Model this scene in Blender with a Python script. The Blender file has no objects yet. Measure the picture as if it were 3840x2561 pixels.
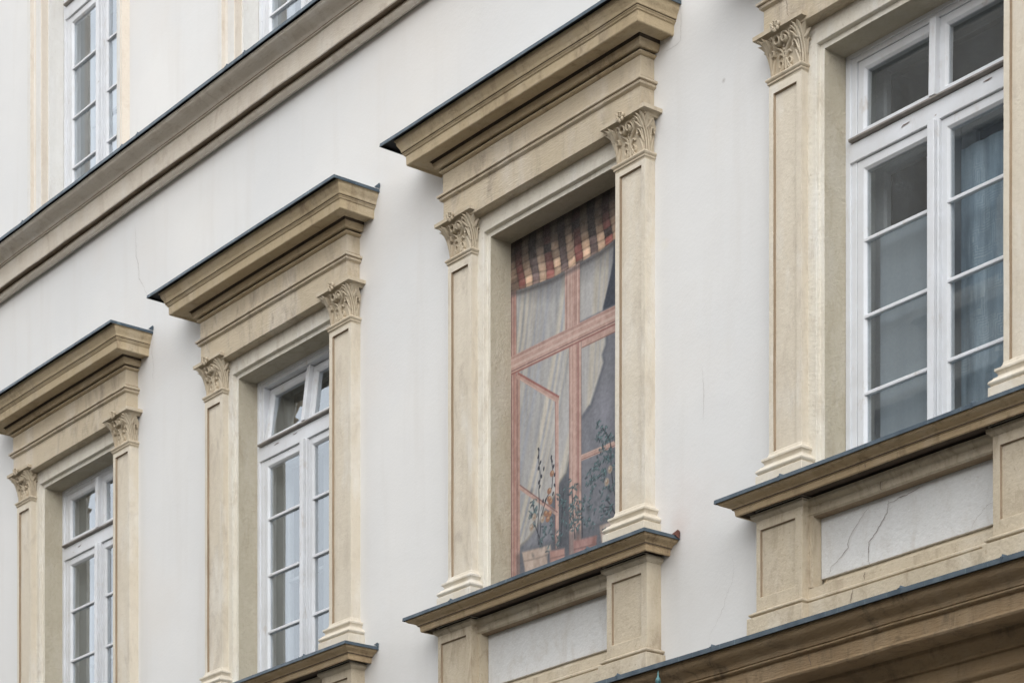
import bpy, bmesh, math, random
import numpy as np
from mathutils import Vector, Matrix, noise as mnoise
random.seed(7); np.random.seed(7)
scene = bpy.context.scene
col = scene.collection
R = math.radians
ZO = 1.6                                   # eye height above the street

# ------------------------------------------------------------------ camera
cd = bpy.data.cameras.new('camera'); cam = bpy.data.objects.new('camera', cd); col.objects.link(cam)
cam.location = (0, -10, ZO); cam.rotation_euler = (R(90), 0, R(52.0186))
cd.sensor_width = 36.0; cd.lens = 9119.3 / 3840 * 36.0
cd.shift_y = (4850 - 1280.5) / 3840; cd.clip_start = 0.1; cd.clip_end = 2000
cd.dof.use_dof = True; cd.dof.focus_distance = 15.6; cd.dof.aperture_fstop = 5.0
scene.camera = cam
scene.render.resolution_x = 1024; scene.render.resolution_y = 682

# ------------------------------------------------------------------ sky, sun, exposure
SUN_EL, SUN_AZ = 32, 122                    # azimuth: degrees clockwise from +Y (the facade normal is -Y)
world = bpy.data.worlds.new('World'); scene.world = world; world.use_nodes = True
wn = world.node_tree; wn.nodes.clear()
sky = wn.nodes.new('ShaderNodeTexSky'); sky.sky_type = 'NISHITA'; sky.sun_disc = False
sky.sun_elevation = R(SUN_EL); sky.sun_rotation = R(SUN_AZ); sky.air_density = 1.0; sky.dust_density = 4.0; sky.ozone_density = 1.0
hs = wn.nodes.new('ShaderNodeHueSaturation'); hs.inputs['Saturation'].default_value = 0.22
bg = wn.nodes.new('ShaderNodeBackground'); bg.inputs['Strength'].default_value = 0.15
wo = wn.nodes.new('ShaderNodeOutputWorld')
wn.links.new(sky.outputs[0], hs.inputs['Color'])
# closed cloud deck: an even bright grey veil over the clear sky
veil = wn.nodes.new('ShaderNodeMix'); veil.data_type = 'RGBA'; veil.inputs[0].default_value = 0.8; veil.inputs[7].default_value = (8.85, 9.05, 9.3, 1)
wn.links.new(hs.outputs[0], veil.inputs[6]); wn.links.new(veil.outputs[2], bg.inputs['Color']); wn.links.new(bg.outputs[0], wo.inputs[0])
sl = bpy.data.lights.new('sun', 'SUN'); sun = bpy.data.objects.new('sun', sl); col.objects.link(sun)
sl.energy = 0.75; sl.angle = R(90); sl.color = (1.0, 0.985, 0.96)
az = R(SUN_AZ); sdir = Vector((math.sin(az) * math.cos(R(SUN_EL)), math.cos(az) * math.cos(R(SUN_EL)), math.sin(R(SUN_EL))))
sun.rotation_euler = (-sdir).to_track_quat('-Z', 'Y').to_euler(); sun.location = (0, -12, 30)
scene.view_settings.view_transform = 'Standard'; scene.view_settings.look = 'None'
scene.view_settings.gamma = 1.0; scene.view_settings.exposure = 0.74

# ------------------------------------------------------------------ materials
def s2l(c):
    return tuple((v / 12.92 if v <= .04045 else ((v + .055) / 1.055) ** 2.4) for v in c)
class N:
    """small node-tree helper"""
    def __init__(s, name):
        s.m = bpy.data.materials.new(name); s.m.use_nodes = True; s.t = s.m.node_tree; s.t.nodes.clear()
        s.out = s.t.nodes.new('ShaderNodeOutputMaterial')
        g = s.t.nodes.new('ShaderNodeNewGeometry'); s.pos = g.outputs['Position']; s.geo = g
    def n(s, typ, **kw):
        x = s.t.nodes.new(typ)
        for k, v in kw.items(): setattr(x, k, v)
        return x
    def l(s, a, b): s.t.links.new(a, b)
    def vec(s, scale, off=(0, 0, 0)):
        mp = s.n('ShaderNodeMapping'); mp.inputs['Scale'].default_value = scale; mp.inputs['Location'].default_value = off
        s.l(s.pos, mp.inputs['Vector']); return mp.outputs[0]
    def noise(s, scale, detail=4, rough=.55, vs=(1, 1, 1), off=(0, 0, 0), dist=0):
        x = s.n('ShaderNodeTexNoise'); x.inputs['Scale'].default_value = scale; x.inputs['Detail'].default_value = detail
        x.inputs['Roughness'].default_value = rough; x.inputs['Distortion'].default_value = dist
        s.l(s.vec(vs, off), x.inputs['Vector']); return x.outputs['Fac']
    def ramp(s, fac, a, b, lo=0., hi=1.):
        x = s.n('ShaderNodeMapRange'); x.inputs['From Min'].default_value = a; x.inputs['From Max'].default_value = b
        x.inputs['To Min'].default_value = lo; x.inputs['To Max'].default_value = hi; x.clamp = True
        s.l(fac, x.inputs['Value']); return x.outputs[0]
    def mix(s, fac, a, b, mode='MIX'):
        x = s.n('ShaderNodeMix', data_type='RGBA', blend_type=mode)
        if isinstance(fac, (int, float)): x.inputs[0].default_value = fac
        else: s.l(fac, x.inputs[0])
        for v, i in ((a, 6), (b, 7)):
            if isinstance(v, tuple): x.inputs[i].default_value = (*v[:3], 1)
            else: s.l(v, x.inputs[i])
        return x.outputs[2]
    def math(s, op, a, b):
        x = s.n('ShaderNodeMath', operation=op)
        for v, i in ((a, 0), (b, 1)):
            if isinstance(v, (int, float)): x.inputs[i].default_value = v
            else: s.l(v, x.inputs[i])
        return x.outputs[0]
    def bump(s, h, strength, dist, prev=None):
        x = s.n('ShaderNodeBump'); x.inputs['Strength'].default_value = strength; x.inputs['Distance'].default_value = dist
        s.l(h, x.inputs['Height'])
        if prev is not None: s.l(prev, x.inputs['Normal'])
        return x.outputs[0]
    def bsdf(s, colr, rough=.85, normal=None, metal=0., spec=.3):
        p = s.n('ShaderNodeBsdfPrincipled')
        if isinstance(colr, tuple): p.inputs['Base Color'].default_value = (*colr[:3], 1)
        else: s.l(colr, p.inputs['Base Color'])
        if isinstance(rough, (int, float)): p.inputs['Roughness'].default_value = rough
        else: s.l(rough, p.inputs['Roughness'])
        p.inputs['Metallic'].default_value = metal; p.inputs['Specular IOR Level'].default_value = spec
        if normal is not None: s.l(normal, p.inputs['Normal'])
        s.l(p.outputs[0], s.out.inputs[0]); return p

def plaster(name, base, alt, wear, stain, wear_amt=.5, stain_amt=.4, grain=1., stroke=False, seed=0.):
    k = N(name); o = (seed, seed * .7, seed * 1.3)
    c = k.mix(k.ramp(k.noise(1.1, 5, .6, off=o), .35, .65), base, alt)
    w = k.noise(2.2, 6, .65, vs=(1.6, 1.6, .55), off=o)
    c = k.mix(k.math('MULTIPLY', k.ramp(w, .5, .68), wear_amt), c, wear)
    st = k.noise(7., 8, .72, vs=(1.2, 1.2, .5), off=(seed + 3, 1, 2), dist=.6)
    big = k.noise(.9, 3, .5, off=(seed + 9, 4, 1))
    f = k.math('MULTIPLY', k.ramp(st, .50, .72), k.ramp(big, .4, .62, .25, 1.))
    c = k.mix(k.math('MULTIPLY', f, stain_amt), c, stain)
    sp = k.noise(55., 4, .65, vs=(1, 1, 1) if not stroke else (.5, 1, 2.2), off=o)
    c = k.mix(k.math('MULTIPLY', k.ramp(sp, .60, .74), .5 * stain_amt + .10), c, stain)
    gr = k.noise(24., 5, .7, vs=(1, 1, 1) if not stroke else (.5, 1, 2.), off=(seed, 5, 5)); c = k.mix(k.ramp(gr, .32, .68, .0, .16), c, wear, 'MULTIPLY')
    h1 = k.noise(42., 5, .62, vs=(1, 1, 1) if not stroke else (.45, 1, 2.4), off=o)
    h2 = k.noise(6., 3, .5, off=o)
    nrm = k.bump(h2, .4, .010); nrm = k.bump(h1, .8 * grain, .006, nrm)
    k.bsdf(c, .92, nrm, spec=.18)
    return k.m

WHITE = (.665, .675, .685)
def wall_material():
    k = N('white_plaster')
    c = k.mix(k.ramp(k.noise(.55, 4, .55), .36, .66), (.668, .668, .662), (.722, .712, .692))
    streak = k.noise(1.6, 6, .6, vs=(3.4, 3.4, .35))
    c = k.mix(k.math('MULTIPLY', k.ramp(streak, .52, .72), .28), c, (.60, .575, .54))
    warm = k.noise(.8, 4, .55, off=(5, 2, 8))
    c = k.mix(k.math('MULTIPLY', k.ramp(warm, .55, .72), .3), c, (.68, .63, .575))
    sp = k.noise(38., 3, .6); c = k.mix(k.math('MULTIPLY', k.ramp(sp, .70, .78), .35), c, (.42, .40, .38))
    def spot(c, x, z, r0, r1, colr, amt):
        d = k.n('ShaderNodeVectorMath', operation='DISTANCE'); k.l(k.pos, d.inputs[0]); d.inputs[1].default_value = (x, 0, z + ZO)
        wob = k.math('ADD', d.outputs['Value'], k.math('MULTIPLY', k.math('SUBTRACT', k.noise(7., 4, .6), .5), r1 * .9))
        return k.mix(k.math('MULTIPLY', k.ramp(wob, r0, r1, 1., 0.), amt), c, colr)
    c = spot(c, -11.12, 4.80, .02, .42, (.695, .62, .59), .35)
    c = spot(c, -11.14, 4.72, .0, .12, (.64, .52, .47), .4)
    c = spot(c, -11.269, 6.486, .012, .05, (.70, .69, .65), .9)
    c = spot(c, -17.95, 6.02, .0, .022, (.30, .29, .28), .9); c = spot(c, -10.74, 7.29, .0, .02, (.42, .40, .38), .9)
    c = spot(c, -10.95, 4.15, .05, .9, (.60, .575, .54), .4); c = spot(c, -14.2, 4.35, .05, .7, (.60, .58, .55), .35); c = spot(c, -13.75, 8.7, .1, 1.3, (.68, .645, .60), .35)
    nrm = k.bump(k.noise(1.3, 3, .5), .3, .02); nrm = k.bump(k.noise(3.2, 3, .5), .35, .012, nrm); nrm = k.bump(k.noise(48., 5, .6), .32, .004, nrm)
    k.bsdf(c, .93, nrm, spec=.15); return k.m
M = {}
M['wall'] = wall_material()
M['cream'] = plaster('cream_plaster', (.72, .685, .60), (.68, .635, .545), (.74, .725, .685), (.36, .285, .205), .7, .65, 1.0)
M['cream_stroke'] = plaster('cream_brushed_plaster', (.56, .48, .36), (.50, .425, .31), (.61, .55, .465), (.27, .22, .18), .8, .9, 1.2, True, 2.)
M['cream_rough'] = plaster('cream_roughcast', (.51, .465, .37), (.465, .42, .325), (.545, .51, .44), (.33, .27, .19), .6, .6, 1.9, False, 4.)
M['cornice'] = plaster('weathered_cornice_plaster', (.54, .44, .295), (.48, .385, .25), (.57, .49, .37), (.215, .155, .105), .55, .8, 1.2, True, 6.)
M['sill'] = plaster('stained_sill_plaster', (.57, .435, .275), (.485, .365, .225), (.60, .49, .355), (.15, .10, .06), .45, .9, 1.3, True, 8.)
M['pilaster'] = plaster('pale_cream_plaster', (.665, .605, .505), (.62, .555, .45), (.71, .68, .62), (.40, .345, .285), .8, .65, .8, False, 3.)
M['carved'] = plaster('carved_stucco', (.57, .495, .38), (.49, .415, .305), (.62, .57, .48), (.27, .20, .145), .6, .6, .6, False, 5.)
M['grime_shade'] = plaster('brown_grime_shade', (.33, .255, .18), (.25, .19, .13), (.45, .37, .28), (.15, .11, .08), .5, .6, .8, False, 21.)
M['upper_cream'] = plaster('upper_pale_plaster', (.695, .685, .655), (.67, .655, .62), (.715, .71, .695), (.45, .39, .32), .7, .5, .8, False, 31.)
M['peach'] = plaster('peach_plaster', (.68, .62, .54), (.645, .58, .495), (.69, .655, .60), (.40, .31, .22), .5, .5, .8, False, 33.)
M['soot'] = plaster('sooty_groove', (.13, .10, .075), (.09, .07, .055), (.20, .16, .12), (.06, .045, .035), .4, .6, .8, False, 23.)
M['apron'] = plaster('apron_plaster', (.68, .68, .67), (.64, .635, .62), (.70, .705, .70), (.42, .36, .29), .5, .6, 1.1, False, 10.)
M['pedestal'] = plaster('pedestal_plaster', (.57, .495, .38), (.50, .43, .32), (.62, .565, .475), (.26, .19, .13), .6, .9, 1.2, False, 12.)
M['belt'] = plaster('belt_plaster', (.66, .60, .515), (.61, .55, .465), (.69, .655, .60), (.31, .23, .16), .6, .6, 1.0, True, 14.)
M['low_belt'] = plaster('grimy_belt_plaster', (.37, .27, .16), (.295, .21, .125), (.40, .32, .225), (.085, .065, .045), .4, .95, 1.5, True, 16.)

def sheet_metal():
    k = N('zinc_sheet')
    c = k.mix(k.ramp(k.noise(9., 5, .6), .35, .65), (.052, .075, .098), (.095, .125, .15))
    lt = k.noise(30., 4, .6, vs=(1.6, .4, .12)); c = k.mix(k.math('MULTIPLY', k.ramp(lt, .62, .72), .55), c, (.22, .30, .33))
    k.bsdf(c, k.ramp(k.noise(14., 3), .3, .7, .42, .62), k.bump(k.noise(20., 3), .15, .004), metal=.35, spec=.4); return k.m
M['zinc'] = sheet_metal()
k_ = N('black_underside'); k_.bsdf((.012, .013, .015), .7, None, spec=.2); M['black'] = k_.m  # near-black second material for the underside of the flashing
def old_paint():
    k = N('white_window_paint')
    c = k.mix(k.ramp(k.noise(5., 5, .6), .35, .68), (.69, .71, .74), (.62, .63, .645))
    gr = k.noise(9., 7, .7, vs=(1.3, 1.3, .6), off=(3, 1, 1)); c = k.mix(k.math('MULTIPLY', k.ramp(gr, .58, .74), .55), c, (.44, .37, .30))
    ch = k.noise(26., 3, .6, vs=(.7, 1, 1.)); c = k.mix(k.math('MULTIPLY', k.ramp(ch, .73, .77), .7), c, (.27, .22, .18))
    nrm = k.bump(k.noise(34., 4, .6, vs=(1, 1, .3)), .25, .002)
    k.bsdf(c, .5, nrm, spec=.4); return k.m
M['paint'] = old_paint()
def grey_paint():
    k = N('inner_window_paint'); c = k.mix(k.ramp(k.noise(4., 4), .35, .68), (.34, .355, .365), (.29, .30, .31)); k.bsdf(c, .55, None, spec=.3); return k.m
M['inner'] = grey_paint()
def drip_metal():
    k = N('weathered_drip_bar'); c = k.mix(k.ramp(k.noise(16., 5, .65, vs=(.5, 1, 1)), .35, .68), (.30, .275, .25), (.16, .14, .125)); k.bsdf(c, .5, None, spec=.4); return k.m
M['drip'] = drip_metal()
def glass_mat(name, ior, dust, dust_col):
    k = N(name)
    dp = k.n('ShaderNodeVectorMath', operation='DOT_PRODUCT'); k.l(k.geo.outputs['Normal'], dp.inputs[0]); k.l(k.geo.outputs['Incoming'], dp.inputs[1])
    cs = k.math('SUBTRACT', 1., k.math('ABSOLUTE', dp.outputs['Value'], 0))
    frs = k.math('ADD', k.math('MULTIPLY', k.math('POWER', cs, 2.7), 1 - ior), ior)     # reflectance of a pane, both faces
    nz = k.noise(2.2, 2, .5, vs=(1, 1, .6)); nrm = k.bump(nz, .02, .02)
    tr = k.n('ShaderNodeBsdfTransparent'); tr.inputs[0].default_value = (.90, .925, .93, 1)
    gl = k.n('ShaderNodeBsdfAnisotropic') if False else k.n('ShaderNodeBsdfGlossy'); gl.inputs['Roughness'].default_value = .015; gl.inputs['Color'].default_value = (.86, .93, 1., 1); k.l(nrm, gl.inputs['Normal'])
    mx = k.n('ShaderNodeMixShader'); k.l(frs, mx.inputs[0]); k.l(tr.outputs[0], mx.inputs[1]); k.l(gl.outputs[0], mx.inputs[2])
    df = k.n('ShaderNodeBsdfDiffuse'); df.inputs[0].default_value = (*dust_col, 1)
    d1 = k.noise(2.6, 6, .65, vs=(1, 1, .7)); d2 = k.noise(55., 4, .65)
    f = k.math('MULTIPLY', k.ramp(d1, .3, .75, .35, 1.), k.ramp(d2, .35, .75, .45, 1.5))
    m2 = k.n('ShaderNodeMixShader'); k.l(k.math('MULTIPLY', f, dust), m2.inputs[0]); k.l(mx.outputs[0], m2.inputs[1]); k.l(df.outputs[0], m2.inputs[2])
    k.l(m2.outputs[0], k.out.inputs[0]); return k.m
M['glass'] = glass_mat('window_glass', .135, .03, (.5, .55, .6))
M['dusty_glass'] = glass_mat('dusty_window_glass', .10, .11, (.42, .49, .55))
def plain(name, c, rough=.8, var=.12, sc=6., **kw):
    k = N(name); d = tuple(v * (1 - var) for v in c); e = tuple(min(1, v * (1 + var)) for v in c)
    k.bsdf(k.mix(k.ramp(k.noise(sc, 5, .6), .35, .66), d, e), rough, k.bump(k.noise(sc * 6, 4), .2, .004), **kw); return k.m
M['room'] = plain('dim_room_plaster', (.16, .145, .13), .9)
M['crack'] = plain('crack_gap', (.16, .115, .095), .95)
M['fine_crack'] = plain('hairline_crack', (.40, .375, .35), .95)
M['rust'] = plain('red_lead_paint', (.15, .065, .05), .8, .3, 30.)
M['asphalt'] = plain('cobble_asphalt', (.055, .054, .052), .9, .2, 3.)
M['slab'] = plain('pavement_slabs', (.10, .098, .093), .9, .15, 2.)
M['opp'] = plain('opposite_plaster', (.33, .29, .235), .9, .1, 1.)
M['opp_trim'] = plain('opposite_trim', (.40, .365, .31), .9, .1, 1.)
M['roof_tile'] = plain('roof_tiles', (.20, .085, .06), .85, .2, 5.)
M['dark_glass'] = plain('dark_panes', (.03, .035, .04), .1, .2, 2.)
def curtain_mat(name, a, b, trans=.25, lace=False):
    k = N(name)
    c = k.mix(k.ramp(k.noise(3., 4, .6, vs=(2.5, 2.5, .15)), .35, .65), a, b)
    if lace:
        v = k.n('ShaderNodeTexVoronoi'); v.inputs['Scale'].default_value = 7.5; v.feature = 'F1'; v.distance = 'CHEBYCHEV'; k.l(k.vec((1, .2, 1)), v.inputs['Vector'])
        ring = k.math('ABSOLUTE', k.math('SUBTRACT', k.math('FRACT', k.math('MULTIPLY', v.outputs['Distance'], 9.), 0), .5), 0)
        m = k.math('MULTIPLY', k.ramp(ring, .36, .48), k.ramp(k.noise(2.4, 3, .5), .48, .55))
        c = k.mix(k.math('MULTIPLY', m, .5), c, tuple(min(1, v_ * 1.9) for v_ in b))
        c = k.mix(k.ramp(k.noise(4.5, 5, .6, vs=(3., .4, .45)), .40, .66, 0., .75), c, tuple(v_ * .55 for v_ in a))
    d = k.n('ShaderNodeBsdfDiffuse'); k.l(c, d.inputs[0]); t = k.n('ShaderNodeBsdfTranslucent'); k.l(c, t.inputs[0])
    mx = k.n('ShaderNodeMixShader'); mx.inputs[0].default_value = trans; k.l(d.outputs[0], mx.inputs[1]); k.l(t.outputs[0], mx.inputs[2])
    k.l(mx.outputs[0], k.out.inputs[0]); return k.m
M['net_white'] = curtain_mat('white_net', (.62, .64, .66), (.74, .75, .77), .2)
M['net_tan'] = curtain_mat('taupe_net', (.06, .06, .06), (.10, .10, .10), .2)
M['net_grey'] = curtain_mat('grey_cloth', (.29, .33, .365), (.33, .37, .40), .1)
M['lace'] = curtain_mat('lace_net', (.36, .47, .56), (.47, .57, .65), .2, True)
def patina():
    k = N('verdigris_copper'); c = k.mix(k.ramp(k.noise(24., 5, .65), .36, .64), (.02, .035, .04), (.13, .29, .30)); k.bsdf(c, .55, k.bump(k.noise(40., 4), .3, .003), metal=.4, spec=.4); return k.m
M['patina'] = patina()
def lamp_glass():
    k = N('lamp_glass'); t = k.n('ShaderNodeBsdfTransparent'); g = k.n('ShaderNodeBsdfGlossy'); g.inputs['Roughness'].default_value = .05
    fr = k.n('ShaderNodeFresnel'); mx = k.n('ShaderNodeMixShader'); k.l(fr.outputs[0], mx.inputs[0]); k.l(t.outputs[0], mx.inputs[1]); k.l(g.outputs[0], mx.inputs[2]); k.l(mx.outputs[0], k.out.inputs[0]); return k.m
M['lamp_glass'] = lamp_glass()

# ------------------------------------------------------------------ mesh builder (x along the facade, y into it, z relative to eye height)
class MB:
    def __init__(s): s.bm = bmesh.new()
    def face(s, pts):
        try: return s.bm.faces.new([s.bm.verts.new(p) for p in pts])
        except ValueError: return None
    def box(s, x0, x1, y0, y1, z0, z1):
        v = [s.bm.verts.new(p) for p in ((x0, y0, z0), (x1, y0, z0), (x1, y1, z0), (x0, y1, z0), (x0, y0, z1), (x1, y0, z1), (x1, y1, z1), (x0, y1, z1))]
        for f in ((0, 1, 5, 4), (1, 2, 6, 5), (2, 3, 7, 6), (3, 0, 4, 7), (4, 5, 6, 7), (3, 2, 1, 0)): s.bm.faces.new([v[i] for i in f])
    def strip(s, rows, closed=False):
        vs = [[s.bm.verts.new(p) for p in r] for r in rows]
        for a, b in zip(vs[:-1], vs[1:]):
            n = len(a)
            for j in range(n if closed else n - 1):
                q = [a[j], a[(j + 1) % n], b[(j + 1) % n], b[j]]
                if len({tuple(round(c, 6) for c in w.co) for w in q}) >= 3:
                    try: s.bm.faces.new(q)
                    except ValueError: pass
        return vs
    def cornice(s, prof, xl, xr, p0, back=.012, lx=0., rx=0.):
        """moulding run along x with mitred returns to the wall; prof = (projection, z) from top to bottom"""
        rows = []
        for p, z, *_ in prof:
            a = xl - (p - p0) - lx; b = xr + (p - p0) + rx
            rows.append([(a, back, z), (a, -p, z), (b, -p, z), (b, back, z)])
        vs = s.strip(rows)
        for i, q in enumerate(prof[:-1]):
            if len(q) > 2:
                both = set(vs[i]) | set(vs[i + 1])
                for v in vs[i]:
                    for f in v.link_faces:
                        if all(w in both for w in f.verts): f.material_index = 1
    def panel(s, x0, x1, z0, z1, p, px0, px1, pz0, pz1, sunk, back=.012, bev=.004, grime_shade=True):
        """block standing p proud of the wall with a sunk field in its face"""
        f, g = -p, -p + sunk
        A = [(x0, z0), (x1, z0), (x1, z1), (x0, z1)]; B = [(px0, pz0), (px1, pz0), (px1, pz1), (px0, pz1)]
        C = [(px0 + bev, pz0 + bev), (px1 - bev, pz0 + bev), (px1 - bev, pz1 - bev), (px0 + bev, pz1 - bev)]
        rows = [[(x, back, z) for x, z in A], [(x, f, z) for x, z in A], [(x, f, z) for x, z in B], [(x, g, z) for x, z in C]]
        vs = s.strip(rows, True); s.bm.faces.new(vs[-1])
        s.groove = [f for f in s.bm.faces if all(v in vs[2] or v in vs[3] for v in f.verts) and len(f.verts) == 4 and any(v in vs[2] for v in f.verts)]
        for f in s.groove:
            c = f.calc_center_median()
            if grime_shade and (c.x < px0 + bev or c.z > pz1 - bev): f.material_index = 1  # dirt on the left side; the top edge's shadow line is coloured in
    def jambs(s, prof, hw, zb, zt, bottom=False):
        """three-sided frame round an opening; prof = (offset outward, y)"""
        rows = []
        for d, y in prof:
            r = [(-hw - d, y, zb), (-hw - d, y, zt + d), (hw + d, y, zt + d), (hw + d, y, zb)]
            rows.append(r)
        s.strip(rows)
    def tube(s, pts, rad, n=6, cap=True):
        rows = []
        for i, p in enumerate(pts):
            p = Vector(p); a = Vector(pts[max(i - 1, 0)]); b = Vector(pts[min(i + 1, len(pts) - 1)]); t = (b - a).normalized()
            u = t.orthogonal().normalized(); w = t.cross(u); r = rad[i] if isinstance(rad, (list, tuple)) else rad
            rows.append([tuple(p + (u * math.cos(2 * math.pi * k / n) + w * math.sin(2 * math.pi * k / n)) * r) for k in range(n)])
        vs = s.strip(rows, True)
        if cap:
            for e in (vs[0], vs[-1]):
                try: s.bm.faces.new(e)
                except ValueError: pass
    def plate(s, pts, d):
        a = [s.bm.verts.new(p) for p in pts]; b = [s.bm.verts.new((p[0] + d[0], p[1] + d[1], p[2] + d[2])) for p in pts]; n = len(a)
        s.bm.faces.new(a); s.bm.faces.new(b[::-1])
        for i in range(n): s.bm.faces.new([a[i], b[i], b[(i + 1) % n], a[(i + 1) % n]])
    def lathe(s, prof, c=(0, 0, 0), n=16):
        s.strip([[(c[0] + r * math.cos(2 * math.pi * k / n), c[1] + r * math.sin(2 * math.pi * k / n), c[2] + z) for k in range(n)] for r, z in prof], True)
    def build(s, name, mat, parent=None, slices=(), wob=0., bevel=0., smooth=35, loc=(0, 0, 0), zo=ZO, seed=0.):
        bm = s.bm
        bmesh.ops.remove_doubles(bm, verts=bm.verts, dist=1e-5)
        for ax, step in slices:
            cs = [v.co[ax] for v in bm.verts]; lo, hi = min(cs), max(cs); no = [0, 0, 0]; no[ax] = 1
            k = math.floor(lo / step) + 1
            while k * step < hi - 1e-4:
                co = [0, 0, 0]; co[ax] = k * step + .0007
                bmesh.ops.bisect_plane(bm, geom=bm.verts[:] + bm.edges[:] + bm.faces[:], dist=1e-5, plane_co=co, plane_no=no); k += 1
        bmesh.ops.recalc_face_normals(bm, faces=bm.faces)
        if wob:
            for v in bm.verts:
                q = Vector((v.co.x * 1.7 + seed, v.co.y * 3., v.co.z * 1.7)); q2 = q * 5.5
                d = mnoise.noise_vector(q) * wob + mnoise.noise_vector(q2) * wob * .45
                if v.co.y > 0: d.y = 0
                v.co += d
        if zo:
            for v in bm.verts: v.co.z += zo
        me = bpy.data.meshes.new(name); bm.to_mesh(me); bm.free()
        if smooth:
            me.polygons.foreach_set('use_smooth', [True] * len(me.polygons)); me.set_sharp_from_angle(angle=R(smooth))
        me.materials.append(M[mat] if isinstance(mat, str) else mat)
        if mat in SECOND_MAT: me.materials.append(M[SECOND_MAT[mat]])
        o = bpy.data.objects.new(name, me); col.objects.link(o); o.parent = parent; o.location = loc
        if bevel:
            b = o.modifiers.new('bevel', 'BEVEL'); b.width = bevel; b.segments = 2; b.limit_method = 'ANGLE'; b.angle_limit = R(38); b.harden_normals = False
        return o
SECOND_MAT = {'pilaster': 'grime_shade', 'pedestal': 'grime_shade', 'cornice': 'soot', 'sill': 'soot', 'belt': 'grime_shade', 'low_belt': 'soot', 'cream_stroke': 'grime_shade', 'carved': 'grime_shade', 'cream': 'cream_rough', 'zinc': 'black', 'upper_cream': 'peach'}
def tag(o, label=None, cat=None, group=None, kind=None):
    if label: o['label'] = label
    if cat: o['category'] = cat
    if group: o['group'] = group
    if kind: o['kind'] = kind
    return o
def copy_part(src, parent, loc):
    """a part and its sub-parts; mesh data shared"""
    c = src.copy(); col.objects.link(c); c.parent = parent; c.location = loc
    for ch in [o for o in bpy.data.objects if o.parent == src]:
        d = ch.copy(); col.objects.link(d); d.parent = c
    return c

BX = -14.0
building = bpy.data.objects.new('building', None); col.objects.link(building); building.location = (BX, 0, 0)
tag(building, 'white plastered town house facade with cream window surrounds, pediments and moulded string courses', 'building')

W = {1: -18.875, 2: -15.615, 3: -12.382, 4: -9.232}       # window axes, measured
U = {1: -18.905, 2: -15.64}
HW, ZT = .663, 7.14

# ------------------------------------------------------------------ wall
def make_wall():
    holes = [(x - .72, x + .72, 4.0, 7.2) for x in W.values()] + [(x - .72, x + .72, 9.35, 12.2) for x in U.values()]
    xs = sorted({-34., 4.} | {h[0] for h in holes} | {h[1] for h in holes}); zs = sorted({-ZO, 15.4} | {h[2] for h in holes} | {h[3] for h in holes})
    m = MB()
    for a, b in zip(xs[:-1], xs[1:]):
        for c, d in zip(zs[:-1], zs[1:]):
            cx, cz = (a + b) / 2, (c + d) / 2
            if any(h[0] < cx < h[1] and h[2] < cz < h[3] for h in holes): continue
            m.face([(a - BX, 0, c), (b - BX, 0, c), (b - BX, 0, d), (a - BX, 0, d)])
    m.box(-34 - BX, 4 - BX, 9.0, 9.3, -ZO, 15.4)          # rear wall
    m.box(-34.3 - BX, -34 - BX, 0, 9.3, -ZO, 15.4); m.box(4 - BX, 4.3 - BX, 0, 9.3, -ZO, 15.4)
    return m.build('wall', 'wall', building, smooth=0)
wall = make_wall()
m = MB(); m.strip([[(-34.6 - BX, -.6, 15.42), (-34.6 - BX, 4.6, 18.6), (-34.6 - BX, 9.8, 15.42)], [(4.6 - BX, -.6, 15.42), (4.6 - BX, 4.6, 18.6), (4.6 - BX, 9.8, 15.42)]])
m.face([(-34.6 - BX, -.6, 15.41), (4.6 - BX, -.6, 15.41), (4.6 - BX, 9.8, 15.41), (-34.6 - BX, 9.8, 15.41)])
m.build('roof', 'roof_tile', building, smooth=0)

# ------------------------------------------------------------------ string courses
def arc(p0, z0, p1, z1, n=6, bulge=0.):
    """profile piece from (p0,z0) to (p1,z1): cyma (bulge=0) or bowed out by bulge"""
    o = []
    for i in range(n + 1):
        t = i / n
        if bulge == 0:
            o.append((p0 + (p1 - p0) * (t - math.sin(2 * math.pi * t) / (2 * math.pi) * .9), z0 + (z1 - z0) * t))
        else:
            o.append((p0 + (p1 - p0) * t + bulge * math.sin(math.pi * t), z0 + (z1 - z0) * t))
    return o
def hollow(p0, z0, p1, z1, n=6):
    return [(p1 + (p0 - p1) * (1 - math.sin(math.pi / 2 * i / n)), z0 + (z1 - z0) * (1 - math.cos(math.pi / 2 * i / n))) for i in range(n + 1)]
def sheet(prof_edge, z_wall, z_edge, drop, xl, xr, p0, lx=0., rx=0., under=.05, mb=None):
    m = mb or MB(); p = prof_edge
    m.cornice([(0, z_wall), (p, z_edge), (p + .002, z_edge - drop), (p - .004, z_edge - drop, 'g'), (p - .006, z_edge - .006, 'g'), (p - under, z_edge - .004)], xl, xr, p0, .012, lx, rx)
    return m
def seam(m, x, p, z_edge, z_wall, h=.028):
    """standing seam running up the sheet from its drip edge"""
    s = (z_wall - z_edge) / p
    m.plate([(x, -p + .001, z_edge - .003), (x + .003, -p + .008, z_edge + h), (x + .045, -p + .012, z_edge + .001)], (0, .004, 0))
    m.box(x - .004, x + .010, -p - .0030, -p + .002, z_edge - .025, z_edge + .002)

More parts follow.
